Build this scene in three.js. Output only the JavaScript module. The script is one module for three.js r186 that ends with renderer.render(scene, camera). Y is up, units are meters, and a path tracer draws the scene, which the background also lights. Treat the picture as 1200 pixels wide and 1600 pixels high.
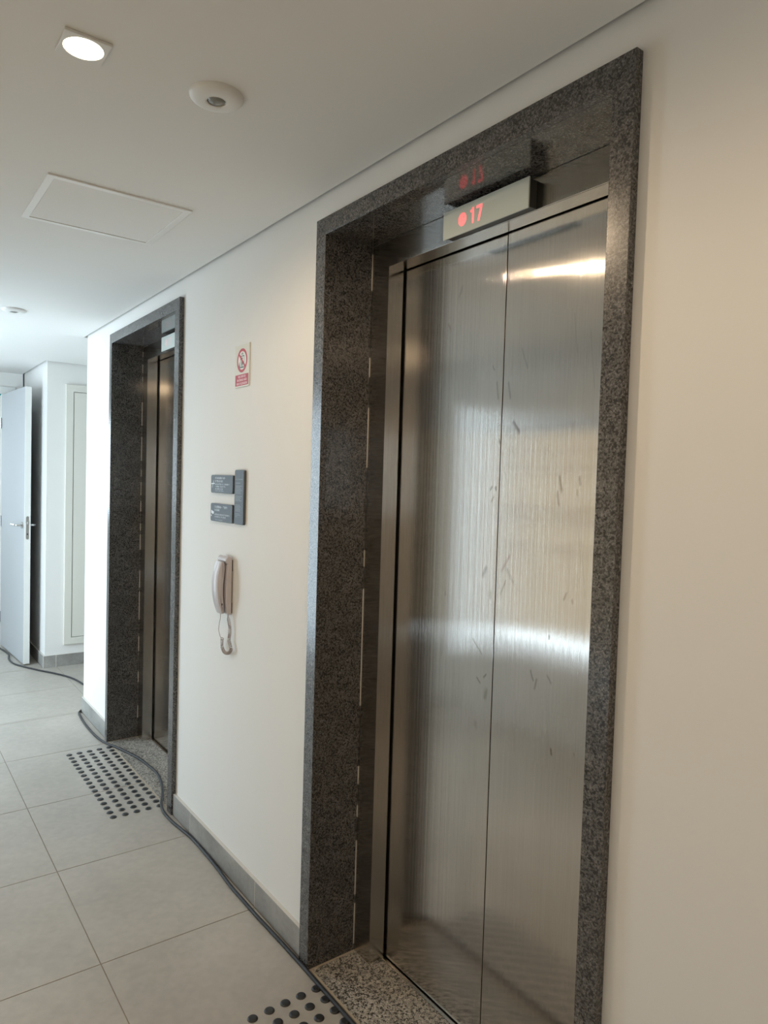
import * as THREE from 'three';
import { RoundedBoxGeometry } from 'three/addons/geometries/RoundedBoxGeometry.js';
import { mergeGeometries, toCreasedNormals } from 'three/addons/utils/BufferGeometryUtils.js';
import { RectAreaLightUniformsLib } from 'three/addons/lights/RectAreaLightUniformsLib.js';

// ---------------------------------------------------------------- camera, sky, light, exposure
RectAreaLightUniformsLib.init();
const scene = new THREE.Scene();
const renderer = new THREE.WebGLRenderer({ antialias: true });
renderer.toneMapping = THREE.LinearToneMapping;
renderer.toneMappingExposure = 1.14;
renderer.shadowMap.enabled = true;

const FOCAL = 1096.28, YAW = 0.63656, PITCH = -0.0409, ROLL = 0.02925;
const EYE = new THREE.Vector3(-1.087, 1.4704, 0);
const FWD = new THREE.Vector3(Math.sin(YAW) * Math.cos(PITCH), Math.sin(PITCH), -Math.cos(YAW) * Math.cos(PITCH));
const RIGHT0 = new THREE.Vector3(Math.cos(YAW), 0, Math.sin(YAW));
const UP0 = new THREE.Vector3().crossVectors(RIGHT0, FWD);
const RIGHT = RIGHT0.clone().multiplyScalar(Math.cos(ROLL)).addScaledVector(UP0, Math.sin(ROLL));
const UPV = UP0.clone().multiplyScalar(Math.cos(ROLL)).addScaledVector(RIGHT0, -Math.sin(ROLL));
const camera = new THREE.PerspectiveCamera(2 * Math.atan(800 / FOCAL) * 180 / Math.PI, 1200 / 1600, 0.05, 60);
camera.position.copy(EYE);
camera.quaternion.setFromRotationMatrix(new THREE.Matrix4().makeBasis(RIGHT, UPV, FWD.clone().negate()));
scene.add(camera);

// overcast daylight outside: a high floor, so the same pale blue all round
scene.background = new THREE.Color().setRGB(0.76, 0.90, 1.0);
scene.backgroundIntensity = 3.0;

// dimensions (metres): elevator wall is the plane x = 0, the corridor runs along -z
const CEIL = 2.305, TOP = 2.46, LEFT = -1.75, BACK = 2.2, END = -6.67;
const WALL_END = -4.556, ALCOVE = -5.735, ALCOVE_X = 1.3;
const WIN4 = { z0: 1.40, z1: 2.00, y0: 1.20, y1: 2.00 };     // clear window in the left wall, behind the photographer
const WIN1 = { z0: -5.50, z1: -4.10, y0: 0.12, y1: 2.16 };   // tall window in the left wall
const WIN2 = { z0: -3.24, z1: -0.45, y0: 0.47, y1: 1.88 };   // blinded window in the left wall
const WIN3 = { x0: -2.30, x1: -0.55, y0: 1.00, y1: 2.12, z: -8.2 }; // window of the landing behind the door

function daylight(name, w, h, at, towards, intensity) {     // sky seen through a window opening
  const l = new THREE.RectAreaLight(new THREE.Color().setRGB(0.69, 0.87, 1.0), intensity, w, h);
  l.name = name; l.position.set(...at); l.lookAt(...towards); scene.add(l);
  return l;
}
daylight('daylight_window', WIN1.z1 - WIN1.z0 - 0.16, WIN1.y1 - WIN1.y0 - 0.16, [LEFT + 0.02, (WIN1.y0 + WIN1.y1) / 2, (WIN1.z0 + WIN1.z1) / 2], [0, (WIN1.y0 + WIN1.y1) / 2, (WIN1.z0 + WIN1.z1) / 2], 5.0);
daylight('daylight_landing', WIN3.x1 - WIN3.x0 - 0.12, WIN3.y1 - WIN3.y0 - 0.12, [(WIN3.x0 + WIN3.x1) / 2, (WIN3.y0 + WIN3.y1) / 2, WIN3.z + 0.03], [(WIN3.x0 + WIN3.x1) / 2, (WIN3.y0 + WIN3.y1) / 2, 0], 5.0);

// ---------------------------------------------------------------- helpers
let seed = 7;
const rnd = () => { seed = (seed * 1664525 + 1013904223) >>> 0; return seed / 4294967296; };
const taken = new Map();
function numbered(n) { const k = taken.get(n) || 0; taken.set(n, k + 1); return k ? n + '_' + String(k).padStart(3, '0') : n; }
function ray(u, v) { return FWD.clone().addScaledVector(RIGHT, (u - 600) / FOCAL).addScaledVector(UPV, (800 - v) / FOCAL); }
function onX(u, v, x) { const d = ray(u, v); return EYE.clone().addScaledVector(d, (x - EYE.x) / d.x); }
function onY(u, v, y) { const d = ray(u, v); return EYE.clone().addScaledVector(d, (y - EYE.y) / d.y); }

function metric(g) {                                         // uv in metres, taken from the side a face points to
  if (g.index) g = g.toNonIndexed();
  const p = g.attributes.position, n = g.attributes.normal, uv = new Float32Array(p.count * 2);
  for (let i = 0; i < p.count; i += 3) {
    let ax = 0, ay = 0, az = 0;
    for (let k = 0; k < 3; k++) { ax += Math.abs(n.getX(i + k)); ay += Math.abs(n.getY(i + k)); az += Math.abs(n.getZ(i + k)); }
    for (let k = 0; k < 3; k++) {
      const j = i + k, x = p.getX(j), y = p.getY(j), z = p.getZ(j);
      if (ax >= ay && ax >= az) { uv[2 * j] = z; uv[2 * j + 1] = y; } else if (ay >= az) { uv[2 * j] = x; uv[2 * j + 1] = z; } else { uv[2 * j] = x; uv[2 * j + 1] = y; }
    }
  }
  g.setAttribute('uv', new THREE.BufferAttribute(uv, 2));
  return g;
}
function box(x0, x1, y0, y1, z0, z1, r = 0) {
  const w = x1 - x0, h = y1 - y0, d = z1 - z0;
  const g = r ? new RoundedBoxGeometry(w, h, d, 1, Math.min(r, w / 2.01, h / 2.01, d / 2.01)) : new THREE.BoxGeometry(w, h, d);
  g.translate((x0 + x1) / 2, (y0 + y1) / 2, (z0 + z1) / 2);
  return metric(g);
}
const BASIS_WALL = new THREE.Matrix4().makeBasis(new THREE.Vector3(0, 0, -1), new THREE.Vector3(0, 1, 0), new THREE.Vector3(1, 0, 0));  // shape (-z, y) -> +x
const BASIS_FLOOR = new THREE.Matrix4().makeBasis(new THREE.Vector3(1, 0, 0), new THREE.Vector3(0, 0, -1), new THREE.Vector3(0, 1, 0)); // shape (x, -z) -> +y
const BASIS_OUT = new THREE.Matrix4().makeBasis(new THREE.Vector3(-1, 0, 0), new THREE.Vector3(0, 1, 0), new THREE.Vector3(0, 0, -1));  // shape (-x, y) -> -z
function poly(pts, holes = []) {
  const s = new THREE.Shape(pts.map(([a, b]) => new THREE.Vector2(a, b)));
  for (const h of holes) s.holes.push(h.curves ? h : new THREE.Path(h.map(([a, b]) => new THREE.Vector2(a, b))));
  return s;
}
const rect = (a0, a1, b0, b1) => [[a0, b0], [a1, b0], [a1, b1], [a0, b1]];
function roundRect(w, h, r) {
  const s = new THREE.Shape(), x = -w / 2, y = -h / 2;
  s.moveTo(x + r, y); s.lineTo(x + w - r, y); s.absarc(x + w - r, y + r, r, -Math.PI / 2, 0); s.lineTo(x + w, y + h - r); s.absarc(x + w - r, y + h - r, r, 0, Math.PI / 2);
  s.lineTo(x + r, y + h); s.absarc(x + r, y + h - r, r, Math.PI / 2, Math.PI); s.lineTo(x, y + r); s.absarc(x + r, y + r, r, Math.PI, 1.5 * Math.PI);
  return s;
}
function extrude(shape, depth, basis, at, bevel = 0, seg = 8) {
  const g = new THREE.ExtrudeGeometry(shape, { depth: depth - 2 * bevel, bevelEnabled: bevel > 0, bevelSize: bevel, bevelOffset: -bevel, bevelThickness: bevel, bevelSegments: 2, curveSegments: seg });
  if (bevel) g.translate(0, 0, bevel);
  g.applyMatrix4(basis); g.translate(...at);
  return metric(g);
}
function tube(points, r, seg, radial = 10) { return new THREE.TubeGeometry(new THREE.CatmullRomCurve3(points, false, 'centripetal'), seg, r, radial, false); }

function mesh(name, geo, mat, parent) {
  const gs = Array.isArray(geo) ? mergeGeometries(geo.map((g) => (g.index ? g.toNonIndexed() : g)).map((g) => { for (const k of Object.keys(g.attributes)) if (!['position', 'normal', 'uv'].includes(k)) g.deleteAttribute(k); return g; })) : geo;
  const m = new THREE.Mesh(gs, mat);
  m.name = parent ? name : numbered(name);
  m.castShadow = m.receiveShadow = true;
  (parent || scene).add(m);
  return m;
}
function tag(o, label, category, group) { o.userData.label = label; o.userData.category = category; if (group) o.userData.group = group; return o; }
function thing(name, label, category, group, at = [0, 0, 0]) {
  const o = new THREE.Group(); o.name = numbered(name); o.position.set(...at); scene.add(o);
  return tag(o, label, category, group);
}
function struct(name, geo, mat, label, category) { const m = mesh(name, geo, mat); m.userData.kind = 'structure'; return tag(m, label, category); }
function structGroup(name, label, category) { const o = thing(name, label, category); o.userData.kind = 'structure'; return o; }

// ---------------------------------------------------------------- textures
function hash(x, y, s) { let h = (x * 374761393 + y * 668265263 + s * 2147483647) | 0; h = Math.imul(h ^ (h >>> 13), 1274126177); return ((h ^ (h >>> 16)) >>> 0) / 4294967296; }
function vnoise(x, y, period, s) {                            // tiling value noise
  const xi = Math.floor(x), yi = Math.floor(y), fx = x - xi, fy = y - yi, w = (t) => t * t * (3 - 2 * t);
  const m = (a) => ((a % period) + period) % period;
  const a = hash(m(xi), m(yi), s), b = hash(m(xi + 1), m(yi), s), c = hash(m(xi), m(yi + 1), s), d = hash(m(xi + 1), m(yi + 1), s);
  const u = w(fx), v = w(fy);
  return a * (1 - u) * (1 - v) + b * u * (1 - v) + c * (1 - u) * v + d * u * v;
}
function fbm(x, y, base, oct, s) { let f = 0, a = 0.5, n = 0, p = base; for (let k = 0; k < oct; k++) { f += a * vnoise(x * p, y * p, p, s + k); n += a; a *= 0.5; p *= 2; } return f / n; }
function texture(size, metres, fn, srgb = true) {
  const d = new Uint8Array(size * size * 4);
  for (let j = 0; j < size; j++) for (let i = 0; i < size; i++) { const c = fn(i / size, j / size), k = 4 * (j * size + i); d[k] = c[0]; d[k + 1] = c[1]; d[k + 2] = c[2]; d[k + 3] = 255; }
  const t = new THREE.DataTexture(d, size, size);
  t.wrapS = t.wrapT = THREE.RepeatWrapping; t.magFilter = THREE.LinearFilter; t.minFilter = THREE.LinearMipmapLinearFilter; t.generateMipmaps = true;
  t.repeat.set(1 / metres, 1 / metres);
  if (srgb) t.colorSpace = THREE.SRGBColorSpace;
  t.needsUpdate = true;
  return t;
}
function canvasTexture(w, h, draw, srgb = true) {
  const c = document.createElement('canvas'); c.width = w; c.height = h; draw(c.getContext('2d'), w, h);
  const t = new THREE.CanvasTexture(c); if (srgb) t.colorSpace = THREE.SRGBColorSpace; t.anisotropy = 8;
  return t;
}
const clamp = (v) => Math.max(0, Math.min(255, v));

const darkGraniteMap = texture(1024, 0.5, (x, y) => {
  const a = fbm(x, y, 150, 2, 11), b = fbm(x, y, 256, 1, 31), c = fbm(x, y, 20, 2, 51);
  let v = 88 + 18 * (c - 0.5) + 46 * (b - 0.5);
  if (a < 0.33) v *= 0.42; else if (a < 0.42) v *= 0.68; else if (a > 0.72) v *= 1.18;
  return [clamp(v * 1.0), clamp(v * 0.975), clamp(v * 0.955)];
});
const paleGraniteMap = texture(1024, 0.5, (x, y) => {
  const a = fbm(x, y, 84, 2, 71), b = fbm(x, y, 220, 1, 91), c = fbm(x, y, 24, 2, 95);
  let v = 158 + 24 * (c - 0.5) + 44 * (b - 0.5);
  const q = 0.62 * a + 0.38 * b;
  if (q < 0.37) v *= 0.44; else if (q < 0.45) v *= 0.72; else if (q > 0.62) v *= 1.12;
  return [clamp(v), clamp(v * 0.965), clamp(v * 0.91)];
});
const floorMap = texture(1024, 2.4, (x, y) => {
  const a = fbm(x, y, 6, 5, 3), b = fbm(x, y, 128, 2, 9);
  const v = 177 + 34 * (a - 0.5) + 12 * (b - 0.5);
  return [clamp(v * 1.01), clamp(v * 0.97), clamp(v * 0.915)];
});
const baseTileMap = texture(512, 0.9, (x, y) => {
  const a = fbm(x, y, 5, 5, 23), b = fbm(x, y, 90, 2, 29);
  const v = 156 + 64 * (a - 0.5) + 14 * (b - 0.5);
  return [clamp(v), clamp(v * 0.985), clamp(v * 0.95)];
});
const paintBump = texture(512, 0.35, (x, y) => { const v = 255 * (0.6 * fbm(x, y, 48, 3, 41) + 0.4 * fbm(x, y, 8, 2, 43)); return [v, v, v]; }, false);
const brushMap = texture(512, 0.25, (x, y) => { const v = 228 + 14 * (vnoise(x * 256, y * 4, 256, 61) - 0.5); return [v, v, v]; });

// brushed metal: hair-fine vertical scratches that tip the surface a little to either side
const brushNormal = (() => {
  const W = 2048, H = 16, d = new Uint8Array(W * H * 4), g = () => (rnd() + rnd() + rnd() - 1.5) * 1.15;
  for (let i = 0; i < W; i++) { const t = g() * (rnd() < 0.6 ? 0.05 : 0.23); for (let j = 0; j < H; j++) { const k = 4 * (j * W + i), n = Math.max(-0.9, Math.min(0.9, t + 0.01 * g())); d[k] = Math.round(127.5 + 127.5 * n); d[k + 1] = 128; d[k + 2] = Math.round(127.5 + 127.5 * Math.sqrt(1 - n * n)); d[k + 3] = 255; } }
  const t = new THREE.DataTexture(d, W, H); t.wrapS = t.wrapT = THREE.RepeatWrapping; t.magFilter = THREE.LinearFilter; t.minFilter = THREE.LinearMipmapLinearFilter; t.generateMipmaps = true; t.needsUpdate = true;
  return t;
})();
const sheetNormal = brushNormal.clone(); brushNormal.repeat.set(8, 1); sheetNormal.repeat.set(8 / 0.43, 1); sheetNormal.needsUpdate = true;

// ---------------------------------------------------------------- materials
const std = (o) => new THREE.MeshStandardMaterial(o);
const rgb = (r, g, b) => new THREE.Color().setRGB(r, g, b);
const M = {
  paint: std({ color: rgb(0.80, 0.785, 0.755), roughness: 0.72, bumpMap: paintBump, bumpScale: 0.00015 }),
  ceiling: std({ color: rgb(0.80, 0.79, 0.765), roughness: 0.85, bumpMap: paintBump, bumpScale: 0.0001 }),
  tile: std({ color: 0xffffff, map: floorMap, roughness: 0.42 }),
  grout: std({ color: rgb(0.30, 0.25, 0.20), roughness: 0.95 }),
  baseTile: std({ color: 0xffffff, map: baseTileMap, roughness: 0.5 }),
  paleGrout: std({ color: rgb(0.62, 0.59, 0.54), roughness: 0.95 }),
  granite: new THREE.MeshPhysicalMaterial({ color: 0xffffff, map: darkGraniteMap, roughness: 0.10, ior: 1.6 }),
  honedGranite: new THREE.MeshPhysicalMaterial({ color: 0xffffff, map: darkGraniteMap, roughness: 0.24, ior: 1.6 }),
  threshold: std({ color: 0xffffff, map: paleGraniteMap, roughness: 0.3 }),
  caulk: std({ color: rgb(0.50, 0.42, 0.32), roughness: 0.85 }),
  whiteCaulk: std({ color: rgb(0.68, 0.64, 0.58), roughness: 0.8 }),
  steel: new THREE.MeshPhysicalMaterial({ color: rgb(0.74, 0.71, 0.665), map: brushMap, normalMap: sheetNormal, metalness: 1, roughness: 0.13, anisotropy: 0.5 }),
  concrete: std({ color: rgb(0.36, 0.35, 0.33), roughness: 0.95 }),
  black: std({ color: rgb(0.025, 0.025, 0.026), roughness: 0.55 }),
  stud: std({ color: rgb(0.022, 0.022, 0.023), roughness: 0.42 }),
  cable: std({ color: rgb(0.020, 0.020, 0.021), roughness: 0.55 }),
  whitePlastic: std({ color: rgb(0.78, 0.77, 0.74), roughness: 0.4 }),
  hatchWhite: std({ color: rgb(0.90, 0.90, 0.88), roughness: 0.3 }),
  lens: std({ color: rgb(0.26, 0.26, 0.24), roughness: 0.22 }),
  phone: std({ color: rgb(0.55, 0.51, 0.525), roughness: 0.32 }),
  cord: std({ color: rgb(0.40, 0.34, 0.32), roughness: 0.5 }),
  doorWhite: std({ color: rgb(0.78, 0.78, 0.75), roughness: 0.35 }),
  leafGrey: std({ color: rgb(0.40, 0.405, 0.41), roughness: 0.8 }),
  creamDoor: std({ color: rgb(0.72, 0.70, 0.63), roughness: 0.45 }),
  chrome: std({ color: rgb(0.62, 0.62, 0.61), metalness: 1, roughness: 0.14 }),
  lockSteel: std({ color: rgb(0.42, 0.40, 0.38), metalness: 1, roughness: 0.35 }),
  displayBody: std({ color: rgb(0.05, 0.05, 0.045), roughness: 0.5 }),
  alu: std({ color: rgb(0.70, 0.70, 0.70), roughness: 0.45 }),
  glass: new THREE.MeshPhysicalMaterial({ color: 0xffffff, roughness: 0.02, transmission: 1, thickness: 0, ior: 1.5 }),
  blind: new THREE.MeshPhysicalMaterial({ color: rgb(0.78, 0.68, 0.55), roughness: 1, transmission: 0.6, thickness: 0 }),
  plate: std({ color: rgb(0.075, 0.085, 0.095), roughness: 0.45 }),
  signEdge: std({ color: rgb(0.70, 0.68, 0.62), roughness: 0.5 }),
  teal: std({ color: rgb(0.03, 0.30, 0.30), roughness: 0.5 }),
};

// ---------------------------------------------------------------- the two elevator openings
const LIFTS = [
  { zl: -1.8168, zli: -1.7650, zri: -0.7986, zr: -0.7516 },
  { zl: -3.9958, zli: -3.9566, zri: -2.9922, zr: -2.9387 },
];
const FRAME_X = -0.02, JAMB_X = 0.1475, DOOR_X = 0.207, YO = 2.233, YI = 2.1825, HEAD = 2.105, STEEL = 0.085;

// ---------------------------------------------------------------- room shell
struct('wall_right', extrude(poly([[-BACK, 0], ...LIFTS.flatMap((l) => [[-(l.zr - 0.012), 0], [-(l.zr - 0.012), YO - 0.012], [-(l.zl + 0.012), YO - 0.012], [-(l.zl + 0.012), 0]]), [-WALL_END, 0], [-WALL_END, TOP], [-BACK, TOP]]), 0.25, BASIS_WALL, [0, 0, 0]), M.paint,
  'white painted wall with the two granite-framed elevator openings', 'wall');
LIFTS.forEach((l, i) => struct('wall_shaft', box(0.26, 0.30, 0, TOP, l.zl - 0.05, l.zr + 0.05), M.concrete, i ? 'concrete shaft wall behind the doors of the elevator beside the alcove' : 'concrete shaft wall behind the doors of the elevator showing 17', 'wall'));
struct('wall_alcove_near', box(0.25, ALCOVE_X + 0.1, 0, TOP, WALL_END, WALL_END + 0.12), M.paint, 'white side wall of the alcove past the second elevator', 'wall');
struct('wall_alcove_end', box(ALCOVE_X, ALCOVE_X + 0.1, 0, TOP, ALCOVE, WALL_END), M.paint, 'white wall closing the alcove past the second elevator', 'wall');
struct('wall_column', box(0, ALCOVE_X + 0.1, 0, TOP, END - 0.13, ALCOVE), M.paint, 'white wall block with the cream access door, beside the open door', 'wall');
// end wall with the doorway
const DOORWAY = { x0: -0.99, x1: -0.15, h: 2.125 };
struct('wall_end', extrude(poly([[LEFT, 0], [DOORWAY.x0, 0], [DOORWAY.x0, DOORWAY.h], [DOORWAY.x1, DOORWAY.h], [DOORWAY.x1, 0], [-0.012, 0], [-0.012, TOP], [LEFT, TOP]]), 0.13, new THREE.Matrix4(), [0, 0, END - 0.13]), M.paint,
  'white end wall around the open doorway', 'wall');
// left wall with two windows
struct('wall_left', extrude(poly(rect(-BACK, -END + 0.13, 0, TOP), [WIN4, WIN2, WIN1].map((w) => rect(-w.z1, -w.z0, w.y0, w.y1))), 0.16, BASIS_WALL, [LEFT - 0.16, 0, 0]), M.paint, 'white wall with windows opposite the elevators', 'wall');
struct('wall_back', box(LEFT - 0.16, 0.25, 0, TOP, BACK, BACK + 0.15), M.paint, 'white wall closing the corridor opposite the open door', 'wall');
// ceiling board with a shadow gap along the elevator wall and holes for the downlight and the hatch
const GAP = 0.018, LAMP = [-0.745, -1.493], HATCH = { x0: -0.680, x1: -0.264, z0: -2.579, z1: -2.166 };
const ceilingShape = poly([[LEFT, -BACK], [-GAP, -BACK], [-GAP, -WALL_END + GAP], [ALCOVE_X, -WALL_END + GAP], [ALCOVE_X, -ALCOVE - GAP], [-GAP, -ALCOVE - GAP], [-GAP, -END], [LEFT, -END]],
  [rect(HATCH.x0 + 0.008, HATCH.x1 - 0.008, -HATCH.z1 + 0.008, -HATCH.z0 - 0.008), new THREE.Path().absarc(LAMP[0], -LAMP[1], 0.0375, 0, 2 * Math.PI, true)]);
struct('ceiling', extrude(ceilingShape, 0.03, BASIS_FLOOR, [0, CEIL, 0], 0, 24), M.ceiling, 'flat white plasterboard ceiling with a shadow gap along the wall', 'ceiling');
struct('ceiling_slab', box(LEFT - 0.16, ALCOVE_X + 0.1, TOP, TOP + 0.12, END - 0.13, BACK + 0.15), M.ceiling, 'slab above the suspended plasterboard ceiling', 'ceiling');

// floor: bed, then every tile a piece of its own, joints 3 mm
const floor = structGroup('floor', 'pale grey square porcelain floor tiles with dark joints', 'floor');
mesh('grout_bed', box(LEFT - 0.16, ALCOVE_X + 0.1, -0.12, -0.0016, END - 0.13, BACK + 0.15), M.grout, floor);
{
  const P = 0.601, X0 = -0.519, Z0 = -2.134, J = 0.0016;
  const add = (x0, x1, z0, z1) => { if (x1 - x0 > 0.012 && z1 - z0 > 0.012) mesh('floor_tile', box(x0 + J, x1 - J, -0.009, 0, z0 + J, z1 - J, 0.0008), M.tile, floor); };
  const xs = [LEFT]; for (let k = -3; k < 4; k++) { const x = X0 + k * P; if (x > LEFT + 0.05 && x < ALCOVE_X - 0.05) xs.push(x); } xs.push(ALCOVE_X);
  const zs = []; for (let k = -7; k <= 7; k++) zs.push(Z0 - k * P); zs.push(END - 0.13, BACK); zs.sort((a, b) => b - a);
  const zc = zs.filter((z) => z <= BACK && z >= END - 0.13);
  for (let i = 0; i + 1 < xs.length; i++) for (let j = 0; j + 1 < zc.length; j++) {
    const x0 = xs[i], z1 = zc[j], z0 = zc[j + 1]; let x1 = xs[i + 1];
    const inAlcove = [Math.max(z0, ALCOVE), Math.min(z1, WALL_END)];
    if (x0 >= 0) { if (inAlcove[1] > inAlcove[0]) add(x0, x1, ...inAlcove); continue; }
    if (x1 > 0) {                                            // tiles cut along the elevator wall, whole where the alcove opens
      if (inAlcove[1] > inAlcove[0]) {
        add(x0, x1, ...inAlcove);
        if (z0 < ALCOVE) add(x0, -0.0005, z0, ALCOVE);
        if (z1 > WALL_END) add(x0, -0.0005, WALL_END, z1);
      } else add(x0, -0.0125, z0, z1);
      continue;
    }
    add(x0, x1, z0, z1);
  }
}
// strip of floor between the cut tiles and the wall foot stays hidden under the skirting
// skirting tiles
function skirting(name, label, runs) {
  const g = structGroup(name, label, 'baseboard');
  for (const [kind, a0, a1, at] of runs) {
    mesh('skirting_tile', kind === 'z' ? box(at - 0.0125, at + 0.001, 0.0, 0.090, a0 + 0.0022, a1 - 0.0022, 0.0012) : box(a0 + 0.0022, a1 - 0.0022, 0.0, 0.090, at - 0.001, at + 0.0125, 0.0012), M.baseTile, g);
    mesh('joint_bead', kind === 'z' ? box(at - 0.0115, at, 0.0, 0.0915, a0, a1) : box(a0, a1, 0.0, 0.0915, at, at + 0.0115), M.paleGrout, g);
  }
  return g;
}
skirting('baseboard_right', 'grey tile skirting along the foot of the elevator wall', [['z', -1.8175 - 0.322, -1.8175, 0], ['z', -2.740, -2.140, 0], ['z', -2.938, -2.740, 0],
  ['z', WALL_END - 0.0, -3.9965, 0], ['z', -0.7510, -0.34, 0], ['z', -0.34, 0.26, 0], ['z', 0.26, 0.86, 0], ['z', 0.86, 1.46, 0], ['z', 1.46, BACK, 0]]);
skirting('baseboard_alcove', 'grey tile skirting below the cream access door', [['x', -0.012, 0.0775, ALCOVE], ['x', 0.0775, 0.6775, ALCOVE], ['x', 0.6775, ALCOVE_X, ALCOVE]]);
skirting('baseboard_column', 'grey tile skirting behind the open white door', [['z', -6.33, ALCOVE, 0], ['z', END, -6.33, 0]]);

// windows
function windowUnit(name, label, w, panes, extra) {
  const g = structGroup(name, label, 'window');
  const x0 = LEFT - 0.13, x1 = LEFT - 0.07, f = 0.05;
  mesh('window_frame', [box(x0, x1, w.y0, w.y0 + f, w.z0, w.z1), box(x0, x1, w.y1 - f, w.y1, w.z0, w.z1), box(x0, x1, w.y0 + f, w.y1 - f, w.z0, w.z0 + f), box(x0, x1, w.y0 + f, w.y1 - f, w.z1 - f, w.z1)], M.alu, g);
  const step = (w.z1 - w.z0 - 2 * f) / panes;
  for (let k = 0; k < panes; k++) {
    const a = w.z0 + f + k * step;
    mesh('pane', box(LEFT - 0.102, LEFT - 0.098, w.y0 + f, w.y1 - f, a, a + step), M.glass, g);
    if (k) mesh('mullion', box(x0, x1, w.y0 + f, w.y1 - f, a - 0.02, a + 0.02), M.alu, g);
  }
  return g;
}
windowUnit('window_1', 'tall white framed window lighting the corridor near the open door', WIN1, 2);
windowUnit('window_2', 'window with lowered fabric blind opposite the elevators', WIN2, 2);
windowUnit('window_4', 'small clear window in the wall opposite the bare wall end', WIN4, 1);
{
  const b = thing('fabric_blind', 'beige folded fabric blind hanging in the window opposite the elevators', 'blind');
  const ys = [1.85, 1.70, 1.58, 1.36, 1.28, 1.13, 0.62];
  for (let k = 0; k + 1 < ys.length; k++) mesh('blind_fold', box(LEFT - 0.05 + (k % 2) * 0.012, LEFT - 0.035 + (k % 2) * 0.012, ys[k + 1], ys[k] + 0.012, WIN2.z0 + 0.004, WIN2.z1 - 0.004, 0.004), M.blind, b);
  mesh('head_rail', box(LEFT - 0.06, LEFT - 0.01, 1.82, 1.858, WIN2.z0 + 0.004, WIN2.z1 - 0.004, 0.004), M.alu, b);
}

// landing behind the open door
const LZ = END - 0.13;
struct('wall_landing_back', extrude(poly(rect(-2.6, 0.4, 0, TOP), [rect(WIN3.x0, WIN3.x1, WIN3.y0, WIN3.y1)]), 0.16, new THREE.Matrix4(), [0, 0, WIN3.z - 0.16]), M.paint, 'white landing wall with a window beyond the doorway', 'wall');
struct('wall_landing_right', box(0.02, 0.4, 0, TOP, WIN3.z, LZ), M.paint, 'white landing side wall beyond the doorway next to the door hinges', 'wall');
struct('wall_landing_left', box(-2.6, -2.45, 0, TOP, WIN3.z, LZ), M.paint, 'white landing side wall beyond the doorway, far from the hinges', 'wall');
struct('wall_landing_front', box(-2.6, LEFT, 0, TOP, LZ, LZ + 0.1), M.paint, 'white landing wall beside the doorway', 'wall');
struct('floor_landing', box(-2.6, 0.4, -0.12, 0, WIN3.z - 0.16, LZ), M.tile, 'grey landing floor beyond the doorway', 'floor');
struct('ceiling_landing', box(-2.6, 0.4, TOP, TOP + 0.12, WIN3.z - 0.16, LZ), M.ceiling, 'landing ceiling beyond the doorway', 'ceiling');
{
  const g = structGroup('window_3', 'landing window beyond the open doorway', 'window'), f = 0.045, z0 = WIN3.z - 0.10, z1 = WIN3.z - 0.05;
  mesh('window_frame', [box(WIN3.x0, WIN3.x1, WIN3.y0, WIN3.y0 + f, z0, z1), box(WIN3.x0, WIN3.x1, WIN3.y1 - f, WIN3.y1, z0, z1), box(WIN3.x0, WIN3.x0 + f, WIN3.y0 + f, WIN3.y1 - f, z0, z1), box(WIN3.x1 - f, WIN3.x1, WIN3.y0 + f, WIN3.y1 - f, z0, z1)], M.alu, g);
  mesh('pane', box(WIN3.x0 + f, WIN3.x1 - f, WIN3.y0 + f, WIN3.y1 - f, WIN3.z - 0.077, WIN3.z - 0.073), M.glass, g);
  mesh('transom', box(WIN3.x0 + f, WIN3.x1 - f, 1.52, 1.56, z0, z1), M.alu, g);
}

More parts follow.
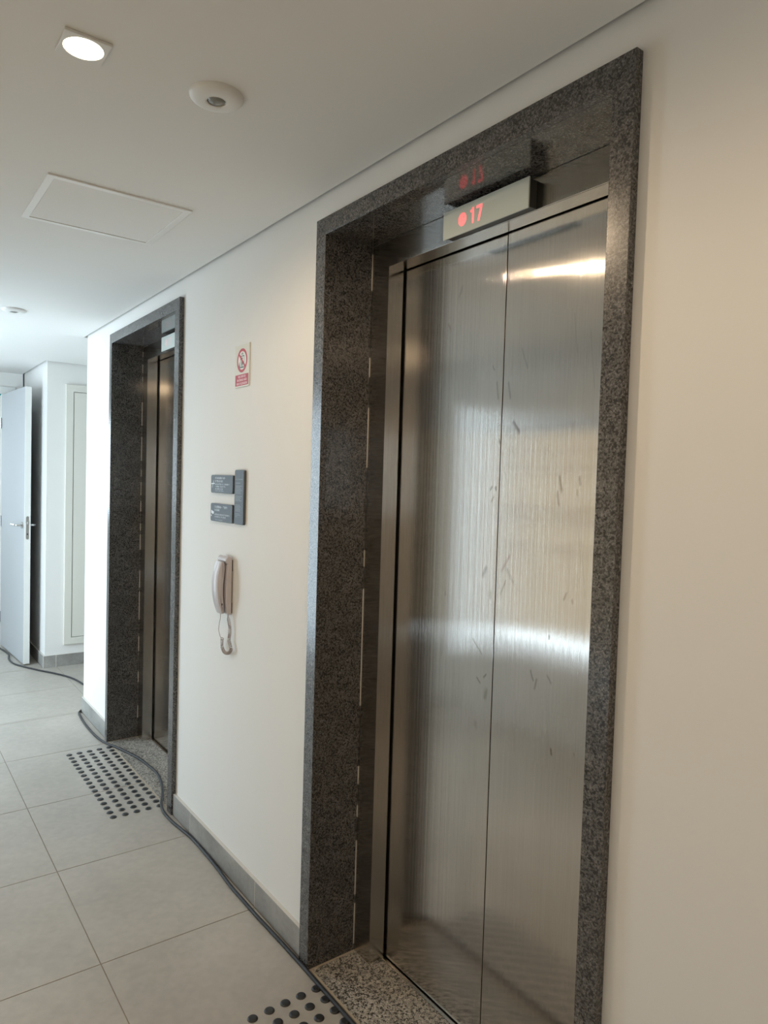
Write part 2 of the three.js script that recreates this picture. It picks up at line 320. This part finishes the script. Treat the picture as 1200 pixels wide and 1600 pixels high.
// ---------------------------------------------------------------- granite frames, thresholds, steel doors
function smudge(c, toX, toY) {
  // fingerprints and scuffs: [u, v, length px, lean, width, darkness]
  const marks = [[667, 528, 5, 0, 3, .5], [702, 511, 9, -4, 4, .25], [771, 575, 6, -3, 2.4, .35], [796, 610, 24, -3, 4, .35], [777, 610, 26, -2, 4, .3], [807, 667, 15, -9, 6, .55], [780, 690, 4, 0, 3.4, .6],
    [767, 763, 5, 2, 3, .6], [774, 763, 5, 0, 3.4, .6], [769, 780, 9, 4, 3, .5], [876, 756, 22, -4, 4.4, .5], [872, 779, 20, -2, 4, .4], [906, 752, 10, -2, 4, .35], [902, 770, 8, 0, 3, .3], [820, 560, 30, -9, 3, .2],
    [757, 893, 9, 5, 7, .35], [766, 929, 9, 0, 5, .3], [790, 880, 22, 12, 6, .25], [797, 900, 26, -12, 6, .22], [786, 918, 20, 8, 3, .3], [883, 932, 10, 5, 3, .4], [894, 940, 5, 0, 3, .4], [695, 928, 4, 0, 3, .35],
    [858, 996, 4, 0, 3.2, .6], [747, 1063, 8, -5, 3, .5], [757, 1056, 5, 4, 3, .55], [831, 1056, 16, -4, 3, .45], [837, 1069, 14, 3, 4, .4], [858, 1062, 12, -6, 3, .35], [861, 1175, 9, -1, 3.2, .85], [897, 1179, 4, 0, 2.4, .35],
    [758, 1084, 10, 3, 8, .3], [743, 1132, 8, 0, 7, .2], [900, 520, 60, -4, 2, .18], [926, 560, 90, -6, 2, .16], [905, 850, 60, -5, 2, .14], [912, 900, 70, -4, 2, .16], [775, 1000, 30, -3, 3, .15], [745, 1010, 24, -14, 3, .3], [720, 455, 16, 4, 5, .2]];
  for (const [u, v, len, lean, w, dark] of marks) {
    const a = onX(u + lean / 2, v - len / 2, DOOR_X), b = onX(u - lean / 2, v + len / 2, DOOR_X);
    c.lineCap = 'round';
    const wob = () => (rnd() - 0.5) * w * 1.2;
    for (let k = 0; k < 7; k++) {
      c.strokeStyle = `rgba(70,58,46,${dark * 0.105})`; c.lineWidth = w * (0.5 + 0.26 * k);
      c.beginPath(); c.moveTo(toX(a.z) + wob(), toY(a.y) + wob()); c.quadraticCurveTo(toX((a.z + b.z) / 2) + 2 * wob(), toY((a.y + b.y) / 2) + wob(), toX(b.z) + wob(), toY(b.y) + wob()); c.stroke();
    }
  }
}
function doorMaterial(z0, z1, y0, y1, marks) {                // brushed sheet: fine vertical grain and the marks that hands left
  const W = 512, H = 2048;
  const map = canvasTexture(W, H, (c) => {
    const img = c.createImageData(W, H);
    for (let j = 0; j < H; j++) for (let i = 0; i < W; i++) {
      const v = 228 + 10 * (hash(i, j >> 7, 5) - 0.5) + 14 * (fbm(i / W, j / H, 6, 4, 77) - 0.5), k = 4 * (j * W + i);
      img.data[k] = v; img.data[k + 1] = v; img.data[k + 2] = v; img.data[k + 3] = 255;
    }
    c.putImageData(img, 0, 0);
    if (marks) smudge(c, (z) => (z - z0) / (z1 - z0) * W, (y) => (y1 - y) / (y1 - y0) * H);
  });
  const rough = texture(256, 1, (x, y) => { const v = 205 + 70 * (fbm(x, y, 8, 4, 15) - 0.5); return [v, v, v]; }, false);
  return new THREE.MeshPhysicalMaterial({ color: rgb(0.80, 0.765, 0.72), map, roughnessMap: rough, normalMap: brushNormal, metalness: 1, roughness: 0.11, anisotropy: 0.5 });
}
function fitUV(g, z0, z1, y0, y1) { const p = g.attributes.position, uv = g.attributes.uv; for (let i = 0; i < p.count; i++) uv.setXY(i, (p.getZ(i) - z0) / (z1 - z0), (p.getY(i) - y0) / (y1 - y0)); return g; }

LIFTS.forEach((l, n) => {
  // one elevator: granite surround, steel surround, two sliding leaves
  const fr = thing('elevator', n ? 'elevator beside the alcove, with granite frame and steel doors seen nearly edge on' : 'elevator that shows floor 17, with granite frame and two brushed steel doors', 'elevator', 'granite-framed elevators'), el = fr;
  const e = 0.0004, B = 0.0012;
  mesh('front_jamb', extrude(poly([[-l.zl, 0], [-l.zl, YO - e], [-l.zli, YI - e], [-l.zli, 0]].reverse()), 0.02, BASIS_WALL, [FRAME_X, 0, 0], B), M.honedGranite, fr);
  mesh('front_jamb', extrude(poly([[-l.zr, 0], [-l.zri, 0], [-l.zri, YI - e], [-l.zr, YO - e]].reverse().reverse()), 0.02, BASIS_WALL, [FRAME_X, 0, 0], B), M.honedGranite, fr);
  mesh('lintel', extrude(poly([[-l.zri, YI], [-l.zli, YI], [-l.zl, YO], [-l.zr, YO]]), 0.02, BASIS_WALL, [FRAME_X, 0, 0], B), M.honedGranite, fr);
  const farLining = mesh('lining', box(0.0003, JAMB_X, 0.001, YI, l.zli - 0.0195, l.zli), M.granite, fr);
  mesh('lining', box(0.0003, JAMB_X, 0.001, YI, l.zri, l.zri + 0.0195), M.granite, fr);
  mesh('soffit', box(0.0003, JAMB_X, YI, YI + 0.0195, l.zli - 0.019, l.zri + 0.019), M.granite, fr);
  for (let y = 0.02; y < YI - 0.03;) {                          // broken white sealant where stone meets steel
    const h = 0.015 + 0.06 * rnd();
    if (rnd() < 0.5) mesh('sealant', box(JAMB_X - 0.0022, JAMB_X - 0.0002, y, Math.min(y + h, YI - 0.01), l.zli - 0.001, l.zli + 0.0005 + 0.0009 * rnd()), M.whiteCaulk, farLining);
    y += h;
  }
  // threshold stone flush with the floor, sealed along its edges
  const th = thing('granite_threshold', n ? 'speckled grey granite threshold at the elevator beside the alcove' : 'speckled grey granite threshold at the elevator that shows floor 17', 'threshold', 'granite elevator thresholds');
  mesh('slab', box(-0.006, 0.196, -0.02, 0.0004, l.zli + 0.008, l.zri - 0.002), M.threshold, th);
  mesh('sealant', box(-0.0122, -0.0062, -0.02, 0.0001, l.zli + 0.001, l.zri), M.caulk, th);
  mesh('sealant', box(-0.006, JAMB_X, -0.02, 0.0001, l.zli + 0.0012, l.zli + 0.0078), M.caulk, th);
  // steel surround and the two sliding leaves
  const zs = l.zli + STEEL, zt = l.zri - STEEL, T = 0.0018;
  const L = (a, b, s) => poly([[JAMB_X, a], [JAMB_X + T, a], [JAMB_X + T, b - s * T], [0.2010, b - s * T], [0.2010, b], [JAMB_X, b]].map(([x, z]) => [x, -z]));
  mesh('steel_jamb', extrude(L(l.zli + 0.0016, zs, 1), YI - 0.002, BASIS_FLOOR, [0, 0.001, 0], 0.0004), M.steel, el);
  mesh('steel_jamb', extrude(L(l.zri - 0.0016, zt, -1), YI - 0.002, BASIS_FLOOR, [0, 0.001, 0], 0.0004), M.steel, el);
  mesh('header', [box(JAMB_X - 0.0012, JAMB_X + 0.003, HEAD, YI - 0.0006, zs - 0.0005, zt + 0.0005, 0.0008), box(JAMB_X, 0.2005, HEAD, HEAD + 0.003, zs - 0.0005, zt + 0.0005, 0.0008)], M.steel, el);
  const seam = l.zli + 0.503, y0 = 0.006, y1 = 2.15;
  const leaf = (a, b, x) => mesh('door_panel', fitUV(box(x, x + 0.03, y0, y1, a, b, 0.0016), a, b, y0, y1), doorMaterial(a, b, y0, y1, n === 0), el);
  leaf(zs - 0.02, seam - 0.0018, DOOR_X + 0.0012); leaf(seam + 0.0018, zt + 0.02, DOOR_X);
  mesh('sill', box(0.1968, 0.245, -0.01, 0.0022, l.zli + 0.02, l.zri - 0.02, 0.0006), M.steel, el);

  // floor indicator
  const d = thing('floor_indicator', n ? 'pale floor display box above the elevator doors beside the alcove' : 'pale floor display box with glowing red 17 above elevator doors', 'display', 'elevator floor displays');
  const dz0 = l.zli + (n ? 0.395 : 0.360), dz1 = dz0 + 0.292, dx = 0.1155, dy0 = 2.102, dy1 = 2.172;
  mesh('housing', box(dx + 0.004, JAMB_X - 0.0013, dy0 + 0.004, dy1 - 0.002, dz0 + 0.004, dz1 - 0.003, 0.002), M.displayBody, d);
  const glyph = canvasTexture(1168, 280, (c, w, h) => {
    c.fillStyle = '#000'; c.fillRect(0, 0, w, h);
    c.fillStyle = '#ff1236'; c.font = 'bold 150px sans-serif'; c.textBaseline = 'middle'; c.textAlign = 'center';
    const cy = 0.51 * h, cx = 0.245 * w;
    c.beginPath(); c.ellipse(cx, cy, 60, 70, 0, 0, 7); c.fill();
    c.fillStyle = '#300309'; c.beginPath(); c.ellipse(cx, cy, 33, 40, 0, 0, 7); c.fill();
    c.fillStyle = '#ff1236'; c.fillRect(cx - 34, cy - 12, 68, 24); c.fillRect(cx - 11, cy - 40, 22, 80);
    c.fillRect(0.376 * w - 12, cy - 82, 27, 164); c.fillRect(0.376 * w - 38, cy - 62, 34, 26);
    c.fillRect(0.418 * w, cy - 82, 84, 30); c.save(); c.translate(0.418 * w + 70, cy - 58); c.rotate(0.26); c.fillRect(-15, 0, 30, 146); c.restore();
    c.globalCompositeOperation = 'multiply'; c.fillStyle = 'rgba(60,60,60,.35)';
    for (let i = 0; i < w; i += 12) c.fillRect(i, 0, 3, h); for (let j = 0; j < h; j += 12) c.fillRect(0, j, w, 3);
  });
  const face = mesh('face_plate', box(dx, dx + 0.004, dy0, dy1, dz0, dz1, 0.001), std({ color: rgb(0.64, 0.69, 0.645), roughness: 0.35 }), d);
  face.userData.label = 'pale grey green translucent face';
  const g = new THREE.PlaneGeometry(dz1 - dz0 - 0.004, dy1 - dy0 - 0.004); g.rotateY(-Math.PI / 2); g.translate(dx - 0.0003, (dy0 + dy1) / 2, (dz0 + dz1) / 2);
  const sc = mesh('floor_digits', g, std({ color: rgb(0.64, 0.69, 0.645), roughness: 0.3, emissive: 0xffffff, emissiveMap: glyph, emissiveIntensity: n ? 0.25 : 1.5 }), d);
  sc.userData.label = n ? 'dim display glass' : 'glowing red symbol and 17';
});

// ---------------------------------------------------------------- doors in the background
{
  const d = structGroup('door_1', 'open white door leaf with chrome lever handle at corridor end', 'door');
  const hinge = new THREE.Vector3(-0.171, 0, -6.668), tip = new THREE.Vector3(-0.125, 0, -5.866);
  d.position.copy(hinge); d.rotation.y = Math.atan2(tip.x - hinge.x, tip.z - hinge.z);   // local +z runs along the leaf to its free edge
  const len = hinge.distanceTo(tip), th = 0.044;
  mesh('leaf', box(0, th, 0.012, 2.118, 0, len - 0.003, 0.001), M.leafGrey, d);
  mesh('edge_band', box(0.0003, th - 0.0003, 0.0123, 2.1177, len - 0.003, len, 0.0006), M.doorWhite, d);
  const plate = mesh('lock_plate', extrude(roundRect(0.021, 0.176, 0.0104), 0.0016, new THREE.Matrix4(), [th / 2, 1.054, len - 0.0004], 0.0004), M.lockSteel, d); plate.userData.label = 'grey steel lock plate';
  mesh('latch', box(th / 2 - 0.005, th / 2 + 0.005, 1.082, 1.102, len, len + 0.006, 0.001), M.chrome, plate);
  mesh('keyhole', box(th / 2 - 0.004, th / 2 + 0.004, 1.0, 1.012, len, len + 0.0022, 0.001), M.black, plate);
  for (const s of [-1, 1]) {
    const x = s < 0 ? 0 : th, zz = len - 0.06, yy = 1.072;
    const h = mesh('lever_handle', [tube([new THREE.Vector3(x, yy, zz), new THREE.Vector3(x + s * 0.030, yy, zz), new THREE.Vector3(x + s * 0.047, yy, zz - 0.012), new THREE.Vector3(x + s * 0.050, yy, zz - 0.05), new THREE.Vector3(x + s * 0.050, yy, zz - 0.12)], 0.0085, 40, 12),
      new THREE.SphereGeometry(0.0085, 12, 8).translate(x + s * 0.050, yy, zz - 0.12)], M.chrome, d);
    h.userData.label = 'chrome lever';
    mesh('rosette', new THREE.CylinderGeometry(0.025, 0.026, 0.008, 28).rotateZ(Math.PI / 2).translate(x + s * 0.004, yy, zz), M.chrome, h);
  }
  for (const y of [0.25, 1.06, 1.88]) mesh('hinge', new THREE.CylinderGeometry(0.008, 0.008, 0.09, 12).translate(-0.006, y, 0.004), M.chrome, d);
}
{
  const t = structGroup('trim_1', 'white casing around the doorway at the corridor end', 'door frame');
  const z0 = END, z1 = END + 0.014;
  mesh('casing', box(DOORWAY.x0 - 0.06, DOORWAY.x1 + 0.078, DOORWAY.h, DOORWAY.h + 0.062, z0, z1, 0.002), M.doorWhite, t);
  mesh('casing', box(DOORWAY.x0 - 0.06, DOORWAY.x0, 0, DOORWAY.h, z0, z1, 0.002), M.doorWhite, t);
  mesh('casing', box(DOORWAY.x1, DOORWAY.x1 + 0.078, 0, DOORWAY.h, z0, z1, 0.002), M.doorWhite, t);
  const s = mesh('seal_strip', box(DOORWAY.x0 + 0.002, DOORWAY.x1 - 0.026, DOORWAY.h - 0.012, DOORWAY.h - 0.001, z0 - 0.06, z0 - 0.002), M.teal, t); s.userData.label = 'teal seal strip under the head';
}
{
  const d = structGroup('door_2', 'cream access door with flush frame on the alcove wall', 'door');
  const x0 = 0.129, x1 = 0.86, y0 = 0.163, y1 = 2.147, w = 0.053, z = ALCOVE;
  mesh('frame', extrude(poly(rect(x0, x1, y0, y1), [rect(x0 + w, x1 - w, y0 + w, y1 - w)]), 0.020, new THREE.Matrix4(), [0, 0, z], 0.002), M.creamDoor, d);
  mesh('panel', box(x0 + w + 0.004, x1 - w - 0.004, y0 + w + 0.004, y1 - w - 0.004, z + 0.001, z + 0.017, 0.001), M.creamDoor, d);
}

// ---------------------------------------------------------------- ceiling fittings
{
  const d = thing('downlight', 'square white recessed downlight with glowing warm lamp in the ceiling', 'ceiling light', null, [LAMP[0], CEIL, LAMP[1]]);
  const hole = new THREE.Path().absarc(0, 0, 0.0365, 0, 2 * Math.PI, true);
  mesh('trim', extrude(poly(rect(-0.043, 0.043, -0.043, 0.043), [hole]), 0.006, BASIS_FLOOR, [0, -0.006, 0], 0.001, 32), M.whitePlastic, d);
  mesh('baffle', new THREE.CylinderGeometry(0.0362, 0.0366, 0.016, 40, 1, true).translate(0, 0.003, 0), std({ color: rgb(0.78, 0.77, 0.74), roughness: 0.4, side: THREE.DoubleSide }), d);
  const bulb = mesh('lamp_face', new THREE.LatheGeometry([[0.0001, -0.0085], [0.018, -0.0080], [0.029, -0.0065], [0.0355, -0.0035], [0.0362, 0.004]].map(([r, y]) => new THREE.Vector2(r, y)), 40), std({ color: 0xffffff, emissive: new THREE.Color().setRGB(1, 0.86, 0.62), emissiveIntensity: 14 }), d);
  bulb.userData.label = 'glowing warm white lamp';
  const s = new THREE.SpotLight(new THREE.Color().setRGB(1, 0.76, 0.51), 1.42, 0, 1.54, 0.28, 2);
  s.position.set(0, -0.013, 0); s.target.position.set(0, -2, 0); s.castShadow = true; s.shadow.radius = 0.35; d.add(s); d.add(s.target);
  // a second one of the same kind, over the part of the corridor where the photographer stands
  const c = d.clone(); c.name = numbered('downlight'); c.position.z = 0.35; tag(c, 'square white recessed downlight in the ceiling before the bare wall end', 'ceiling light'); scene.add(c);
  const cs = c.children.find((o) => o.isSpotLight); cs.target = c.children[c.children.length - 1]; cs.shadow.radius = 0.35;
}
{
  const prof = [[0.0001, -0.0095], [0.021, -0.0095], [0.0225, -0.0125], [0.025, -0.0135], [0.036, -0.0135], [0.046, -0.0115], [0.054, -0.0080], [0.0575, -0.0045], [0.0585, 0]].map(([r, y]) => new THREE.Vector2(r, y));
  const d = thing('presence_sensor', 'round white ceiling sensor with dark lens beside the glowing downlight', 'sensor', 'round ceiling sensors', [-0.470, CEIL, -1.495]);
  mesh('body', new THREE.LatheGeometry(prof, 48), M.whitePlastic, d);
  const lens = [[0.0001, -0.0165], [0.008, -0.0158], [0.014, -0.0138], [0.0185, -0.0105], [0.0195, -0.0096]].map(([r, y]) => new THREE.Vector2(r, y));
  const ls = mesh('lens', new THREE.LatheGeometry(lens, 32), M.lens, d); ls.userData.label = 'dark grey domed lens';
  mesh('lens_ring', new THREE.TorusGeometry(0.0215, 0.0014, 8, 40).rotateX(Math.PI / 2).translate(0, -0.0118, 0), M.whitePlastic, d);
  const c = d.clone(); c.name = numbered('presence_sensor'); c.position.set(-0.475, CEIL, -4.07); tag(c, 'round white ceiling sensor on bright ceiling toward the open door', 'sensor', 'round ceiling sensors'); scene.add(c);
}
{
  const d = thing('access_hatch', 'square white inspection hatch with thin frame in the ceiling', 'ceiling hatch', null, [(HATCH.x0 + HATCH.x1) / 2, CEIL, (HATCH.z0 + HATCH.z1) / 2]);
  const a = (HATCH.x1 - HATCH.x0) / 2, b = (HATCH.z1 - HATCH.z0) / 2, w = 0.020;
  mesh('hatch_frame', extrude(poly(rect(-a, a, -b, b), [rect(-a + w, a - w, -b + w, b - w)]), 0.005, BASIS_FLOOR, [0, -0.005, 0], 0.001), M.hatchWhite, d);
  mesh('hatch_panel', box(-a + w + 0.0006, a - w - 0.0006, -0.0035, 0.010, -b + w + 0.003, b - w - 0.0006, 0.0004), M.ceiling, d);
}

// ---------------------------------------------------------------- signs on the wall
function flat(tex, z0, z1, y0, y1, x) { const g = new THREE.PlaneGeometry(z1 - z0, y1 - y0); g.rotateY(-Math.PI / 2); g.translate(x, (y0 + y1) / 2, (z0 + z1) / 2); return g; }
{
  const z0 = -2.404, z1 = -2.286, y0 = 1.800, y1 = 1.951, s = thing('fire_safety_sign', 'white sign with red prohibition ring and red text panel on wall', 'sign');
  mesh('board', box(-0.004, 0, y0, y1, z0, z1, 0.0006), M.signEdge, s);
  const t = canvasTexture(472, 604, (c, w, h) => {
    c.fillStyle = '#dcd8ca'; c.fillRect(0, 0, w, h);
    c.save(); c.translate(w / 2, 225); const r = 172;
    c.fillStyle = '#efece2'; c.beginPath(); c.arc(0, 0, r, 0, 7); c.fill();
    c.fillStyle = '#2f4a40';                                   // cabin, person and flames
    c.fillRect(-62, -70, 130, 14); c.fillRect(58, -70, 14, 170); c.fillRect(-62, -70, 14, 170); c.fillRect(-62, 92, 134, 16);
    c.beginPath(); c.arc(-2, -26, 20, 0, 7); c.fill(); c.fillRect(-22, 0, 42, 66); c.fillRect(-22, 60, 16, 36); c.fillRect(6, 60, 16, 36);
    c.beginPath(); c.moveTo(-30, -84); c.lineTo(-8, -128); c.lineTo(2, -84); c.closePath(); c.fill(); c.beginPath(); c.moveTo(8, -84); c.lineTo(26, -122); c.lineTo(38, -84); c.closePath(); c.fill();
    c.beginPath(); c.moveTo(-100, 108); c.quadraticCurveTo(-116, 50, -86, 10); c.quadraticCurveTo(-84, 60, -64, 108); c.closePath(); c.fill();
    c.strokeStyle = '#b8323e'; c.lineWidth = 40; c.beginPath(); c.arc(0, 0, r - 20, 0, 7); c.stroke();
    c.lineWidth = 36; c.beginPath(); c.moveTo(-112, -104); c.lineTo(112, 104); c.stroke();
    c.restore();
    c.fillStyle = '#b02434'; c.fillRect(18, 425, w - 36, 160);
    c.fillStyle = '#f3dcd8'; c.textAlign = 'center'; c.textBaseline = 'middle'; c.font = 'bold 44px sans-serif';
    c.fillText('EM CASO DE', w / 2, 455); c.fillText('INCÊNDIO NÃO', w / 2, 505); c.fillText('USE O ELEVADOR', w / 2, 555);
  });
  mesh('print', flat(t, z0 + 0.0008, z1 - 0.0008, y0 + 0.0008, y1 - 0.0008, -0.0042), std({ map: t, roughness: 0.45 }), s);
}
function plateThing(label, z0, z1, y0, y1, draw) {
  const s = thing('wall_plaque', label, 'plaque', 'dark grey wall plaques'), w = z1 - z0, h = y1 - y0, r = 0.0075, x = -0.010;
  mesh('plate', extrude(roundRect(w, h, r), 0.010, BASIS_WALL, [x, (y0 + y1) / 2, (z0 + z1) / 2], 0.0006), M.plate, s);
  const k = 5200, W = Math.round(w * k), H = Math.round(h * k);
  const t = canvasTexture(W, H, (c) => { c.fillStyle = '#2f363a'; c.fillRect(0, 0, W, H); c.fillStyle = '#d9dfe4'; c.strokeStyle = '#d9dfe4'; draw(c, W, H); });
  const m = mesh('print', (() => { const g = new THREE.ShapeGeometry(roundRect(w - 0.0016, h - 0.0016, r - 0.0008), 8); const p = g.attributes.position, uv = g.attributes.uv; for (let i = 0; i < p.count; i++) uv.setXY(i, p.getX(i) / w + 0.5, p.getY(i) / h + 0.5); g.rotateY(-Math.PI / 2); g.translate(x - 0.0003, (y0 + y1) / 2, (z0 + z1) / 2); return g; })(), std({ map: t, roughness: 0.5 }), s);
  return m;
}
// lines of small lettering, too small in the photograph to read: rows of short strokes
function row(c, x, y, len, h, alpha = 0.8) { c.globalAlpha = alpha; let a = x; while (a < x + len) { const w = (2 + 7 * rnd()) * h / 3; for (let b = a; b < Math.min(a + w, x + len); b += h * 0.55) { if (rnd() < 0.75) c.fillRect(b, y, h * 0.26, h); if (rnd() < 0.6) c.fillRect(b, y + (rnd() < 0.5 ? 0 : h * 0.42), h * 0.5, h * 0.24); } a += w + h * 0.6; } c.globalAlpha = 1; }
plateThing('dark grey plaque with thin cross-shaped white symbol and six lines of text', -2.590, -2.390, 1.415, 1.483, (c, W, H) => {
  row(c, W * 0.20, H * 0.11, W * 0.46, H * 0.115); row(c, W * 0.20, H * 0.29, W * 0.34, H * 0.115);
  row(c, W * 0.21, H * 0.47, W * 0.66, H * 0.085); row(c, W * 0.21, H * 0.60, W * 0.50, H * 0.085); row(c, W * 0.21, H * 0.73, W * 0.36, H * 0.08); row(c, W * 0.21, H * 0.85, W * 0.38, H * 0.06, 0.6);
  c.lineWidth = H * 0.06; c.lineCap = 'round'; c.beginPath(); c.moveTo(W * 0.03, H * 0.49); c.lineTo(W * 0.17, H * 0.47); c.stroke();
  c.lineWidth = H * 0.035; c.beginPath(); c.moveTo(W * 0.13, H * 0.32); c.quadraticCurveTo(W * 0.09, H * 0.5, W * 0.07, H * 0.70); c.stroke();
});
plateThing('dark grey plaque with small white sheet symbol and five lines of text', -2.589, -2.390, 1.3065, 1.3745, (c, W, H) => {
  row(c, W * 0.20, H * 0.13, W * 0.58, H * 0.125); row(c, W * 0.20, H * 0.30, W * 0.24, H * 0.125);
  row(c, W * 0.20, H * 0.57, W * 0.69, H * 0.085); row(c, W * 0.20, H * 0.70, W * 0.52, H * 0.085); row(c, W * 0.22, H * 0.88, W * 0.36, H * 0.06, 0.6);
  c.beginPath(); c.moveTo(W * 0.03, H * 0.38); c.lineTo(W * 0.17, H * 0.48); c.lineTo(W * 0.14, H * 0.62); c.lineTo(W * 0.04, H * 0.57); c.closePath(); c.fill();
  c.beginPath(); c.arc(W * 0.04, H * 0.69, H * 0.05, 0, 7); c.fill();
});
plateThing('tall narrow dark grey plaque filled with small white text', -2.373, -2.297, 1.3065, 1.5030, (c, W, H) => {
  row(c, W * 0.12, H * 0.165, W * 0.72, H * 0.018, 0.55); row(c, W * 0.12, H * 0.235, W * 0.54, H * 0.014);
  [[.29, .7], [.317, .5], [.344, .6], [.371, .7], [.398, .56], [.425, .6], [.478, .72], [.505, .6], [.532, .52], [.559, .68], [.64, .5], [.667, .58], [.694, .52], [.721, .54], [.748, .54], [.80, .48], [.827, .6], [.854, .2]].forEach(([y, l]) => { c.globalAlpha = 0.5; for (let a = 0; a < l;) { const w = Math.min(0.06 + 0.14 * rnd(), l - a); c.fillRect(W * (0.12 + a), H * y, W * w, H * 0.009); a += w + 0.022; } c.globalAlpha = 1; });
});

// ---------------------------------------------------------------- intercom handset
{
  const d = thing('wall_phone', 'grey wall intercom phone with coiled cord hanging below the plaques', 'phone');
  const Z = -2.391;
  const sh = (pts) => { const s = new THREE.Shape(); s.moveTo(...pts[0]); s.splineThru(pts.slice(1).map(([a, b]) => new THREE.Vector2(a, b))); return s; };
  // base: slim back shell with a hood at the top
  const b = new THREE.Shape(); b.moveTo(0.004, 0.970); b.lineTo(0.020, 0.972); b.quadraticCurveTo(0.025, 1.0, 0.026, 1.03); b.quadraticCurveTo(0.028, 1.09, 0.022, 1.155); b.lineTo(0.030, 1.168); b.quadraticCurveTo(0.031, 1.180, 0.020, 1.186); b.lineTo(0.008, 1.182); b.lineTo(0.004, 1.174);
  mesh('base', extrude(b, 0.080, BASIS_OUT, [0, 0, Z], 0.004), M.phone, d);
  for (const [a, b] of [[1.130, 1.172], [0.975, 1.012]]) mesh('wall_bracket', box(-0.005, 0, a, b, Z - 0.070, Z - 0.006), M.black, d);
  const h = new THREE.Shape(); h.moveTo(0.0275, 0.974); h.lineTo(0.036, 0.972); h.bezierCurveTo(0.060, 1.02, 0.068, 1.10, 0.043, 1.166); h.lineTo(0.031, 1.166); h.quadraticCurveTo(0.024, 1.150, 0.0275, 1.120); h.quadraticCurveTo(0.0345, 1.070, 0.0300, 1.030); h.quadraticCurveTo(0.0265, 1.0, 0.0275, 0.974);
  const hs = mesh('handset', toCreasedNormals(extrude(h, 0.056, BASIS_OUT, [0, 0, Z - 0.010], 0.0075, 16), 0.7), M.phone, d);
  mesh('speaker_slot', box(-0.0395, -0.0355, 1.006, 1.013, Z - 0.0106, Z - 0.0098), M.black, hs);
  // coiled cord
  const X = -0.014, px = [[356, 962], [357.5, 970], [359, 980], [358.8, 990], [357.6, 1000], [359.5, 1007], [361, 1014], [358.5, 1019], [354.5, 1020.5], [350, 1018], [347, 1010], [346.8, 1000], [347.3, 997]];
  const path = new THREE.CatmullRomCurve3(px.map(([u, v]) => onX(u, v, X)), false, 'centripetal');
  const turns = 46, N = turns * 12, fr = path.computeFrenetFrames(N, false), pts = [];
  for (let i = 0; i <= N; i++) { const t = i / N, p = path.getPointAt(t), a = t * turns * 2 * Math.PI, r = 0.0052 * Math.min(1, t * 20); pts.push(p.addScaledVector(fr.normals[i], r * Math.cos(a)).addScaledVector(fr.binormals[i], r * Math.sin(a))); }
  mesh('coiled_cord', new THREE.TubeGeometry(new THREE.CatmullRomCurve3(pts), N * 2, 0.0013, 6), M.cord, d);
  const end = pts[pts.length - 1];
  mesh('cord_lead', tube([end, onX(344, 994, -0.018), onX(341.8, 985, -0.024), onX(342.5, 975, -0.028), onX(344.3, 966, -0.031), new THREE.Vector3(-0.032, 0.976, Z - 0.036)], 0.0011, 40, 6), M.cord, d);
  mesh('cord_plug', new THREE.CylinderGeometry(0.003, 0.003, 0.014, 12).translate(pts[0].x, 0.970, pts[0].z), M.phone, d);
}

// ---------------------------------------------------------------- tactile studs
{
  const prof = [[0.0001, 0.0046], [0.008, 0.0045], [0.0105, 0.0041], [0.0132, 0.0028], [0.0146, 0.0010], [0.0148, 0]].map(([r, y]) => new THREE.Vector2(r, y));
  const g = new THREE.LatheGeometry(prof, 24);
  const place = (zFar, step, n, x0, label, group) => {
    for (let j = 0; j < n; j++) for (let i = 0; i < 5; i++) { const m = mesh('tactile_stud', g, M.stud); m.position.set(x0 - i * 0.0503 + (rnd() - 0.5) * 0.001, 0, zFar + j * step + (rnd() - 0.5) * 0.001); tag(m, label, 'tactile stud', group); }
  };
  place(-1.682, 0.0503, 17, -0.0378, 'black round tactile stud on tiles before the elevator that shows floor 17', 'studs before the elevator showing 17');
  place(-3.8645, 0.0508, 17, -0.0308, 'black round tactile stud on tiles before the elevator beside the alcove', 'studs before the elevator beside the alcove');
}

// ---------------------------------------------------------------- cable along the wall
{
  const R = 0.0062, px = [[0, 1013], [13, 1022], [14, 1030], [22, 1037], [35, 1041], [60, 1047], [85, 1052], [105, 1057], [118, 1062], [130, 1069]];
  const pts = [new THREE.Vector3(-0.42, R, -7.6), new THREE.Vector3(-0.26, R, -6.9)];
  for (const [u, v] of px) pts.push(onY(u, v, R));
  pts.push(new THREE.Vector3(0.150, R, -4.95), new THREE.Vector3(0.110, R, -4.72), new THREE.Vector3(0.03, R, -4.60));
  for (const [u, v] of [[124.3, 1112], [126, 1120], [140, 1140], [160, 1158], [183, 1168], [200, 1176], [217, 1185], [232, 1196], [245, 1208], [252, 1222], [254, 1240], [252, 1258], [256, 1269], [268, 1283], [285, 1297], [300, 1310], [318, 1330], [340, 1357], [360, 1384], [380, 1407], [400, 1430], [430, 1462], [467, 1503], [485, 1522], [515, 1555], [550, 1596]]) {
    const p = onY(u, v, R); if (p.z > -2.93) p.x = Math.min(p.x, p.z > -1.95 ? -0.0268 : -0.0192); pts.push(p);   // resting against skirting and frame foot
  }
  pts.push(new THREE.Vector3(-0.0268, R, -1.2), new THREE.Vector3(-0.0275, R, -0.75), new THREE.Vector3(-0.026, R, -0.2), new THREE.Vector3(-0.03, R, 0.9));
  const c = mesh('power_cable', tube(pts, R, 900, 10), M.cable);
  tag(c, 'long black cable snaking along the wall foot and under the white door', 'cable');
}

renderer.render(scene, camera);
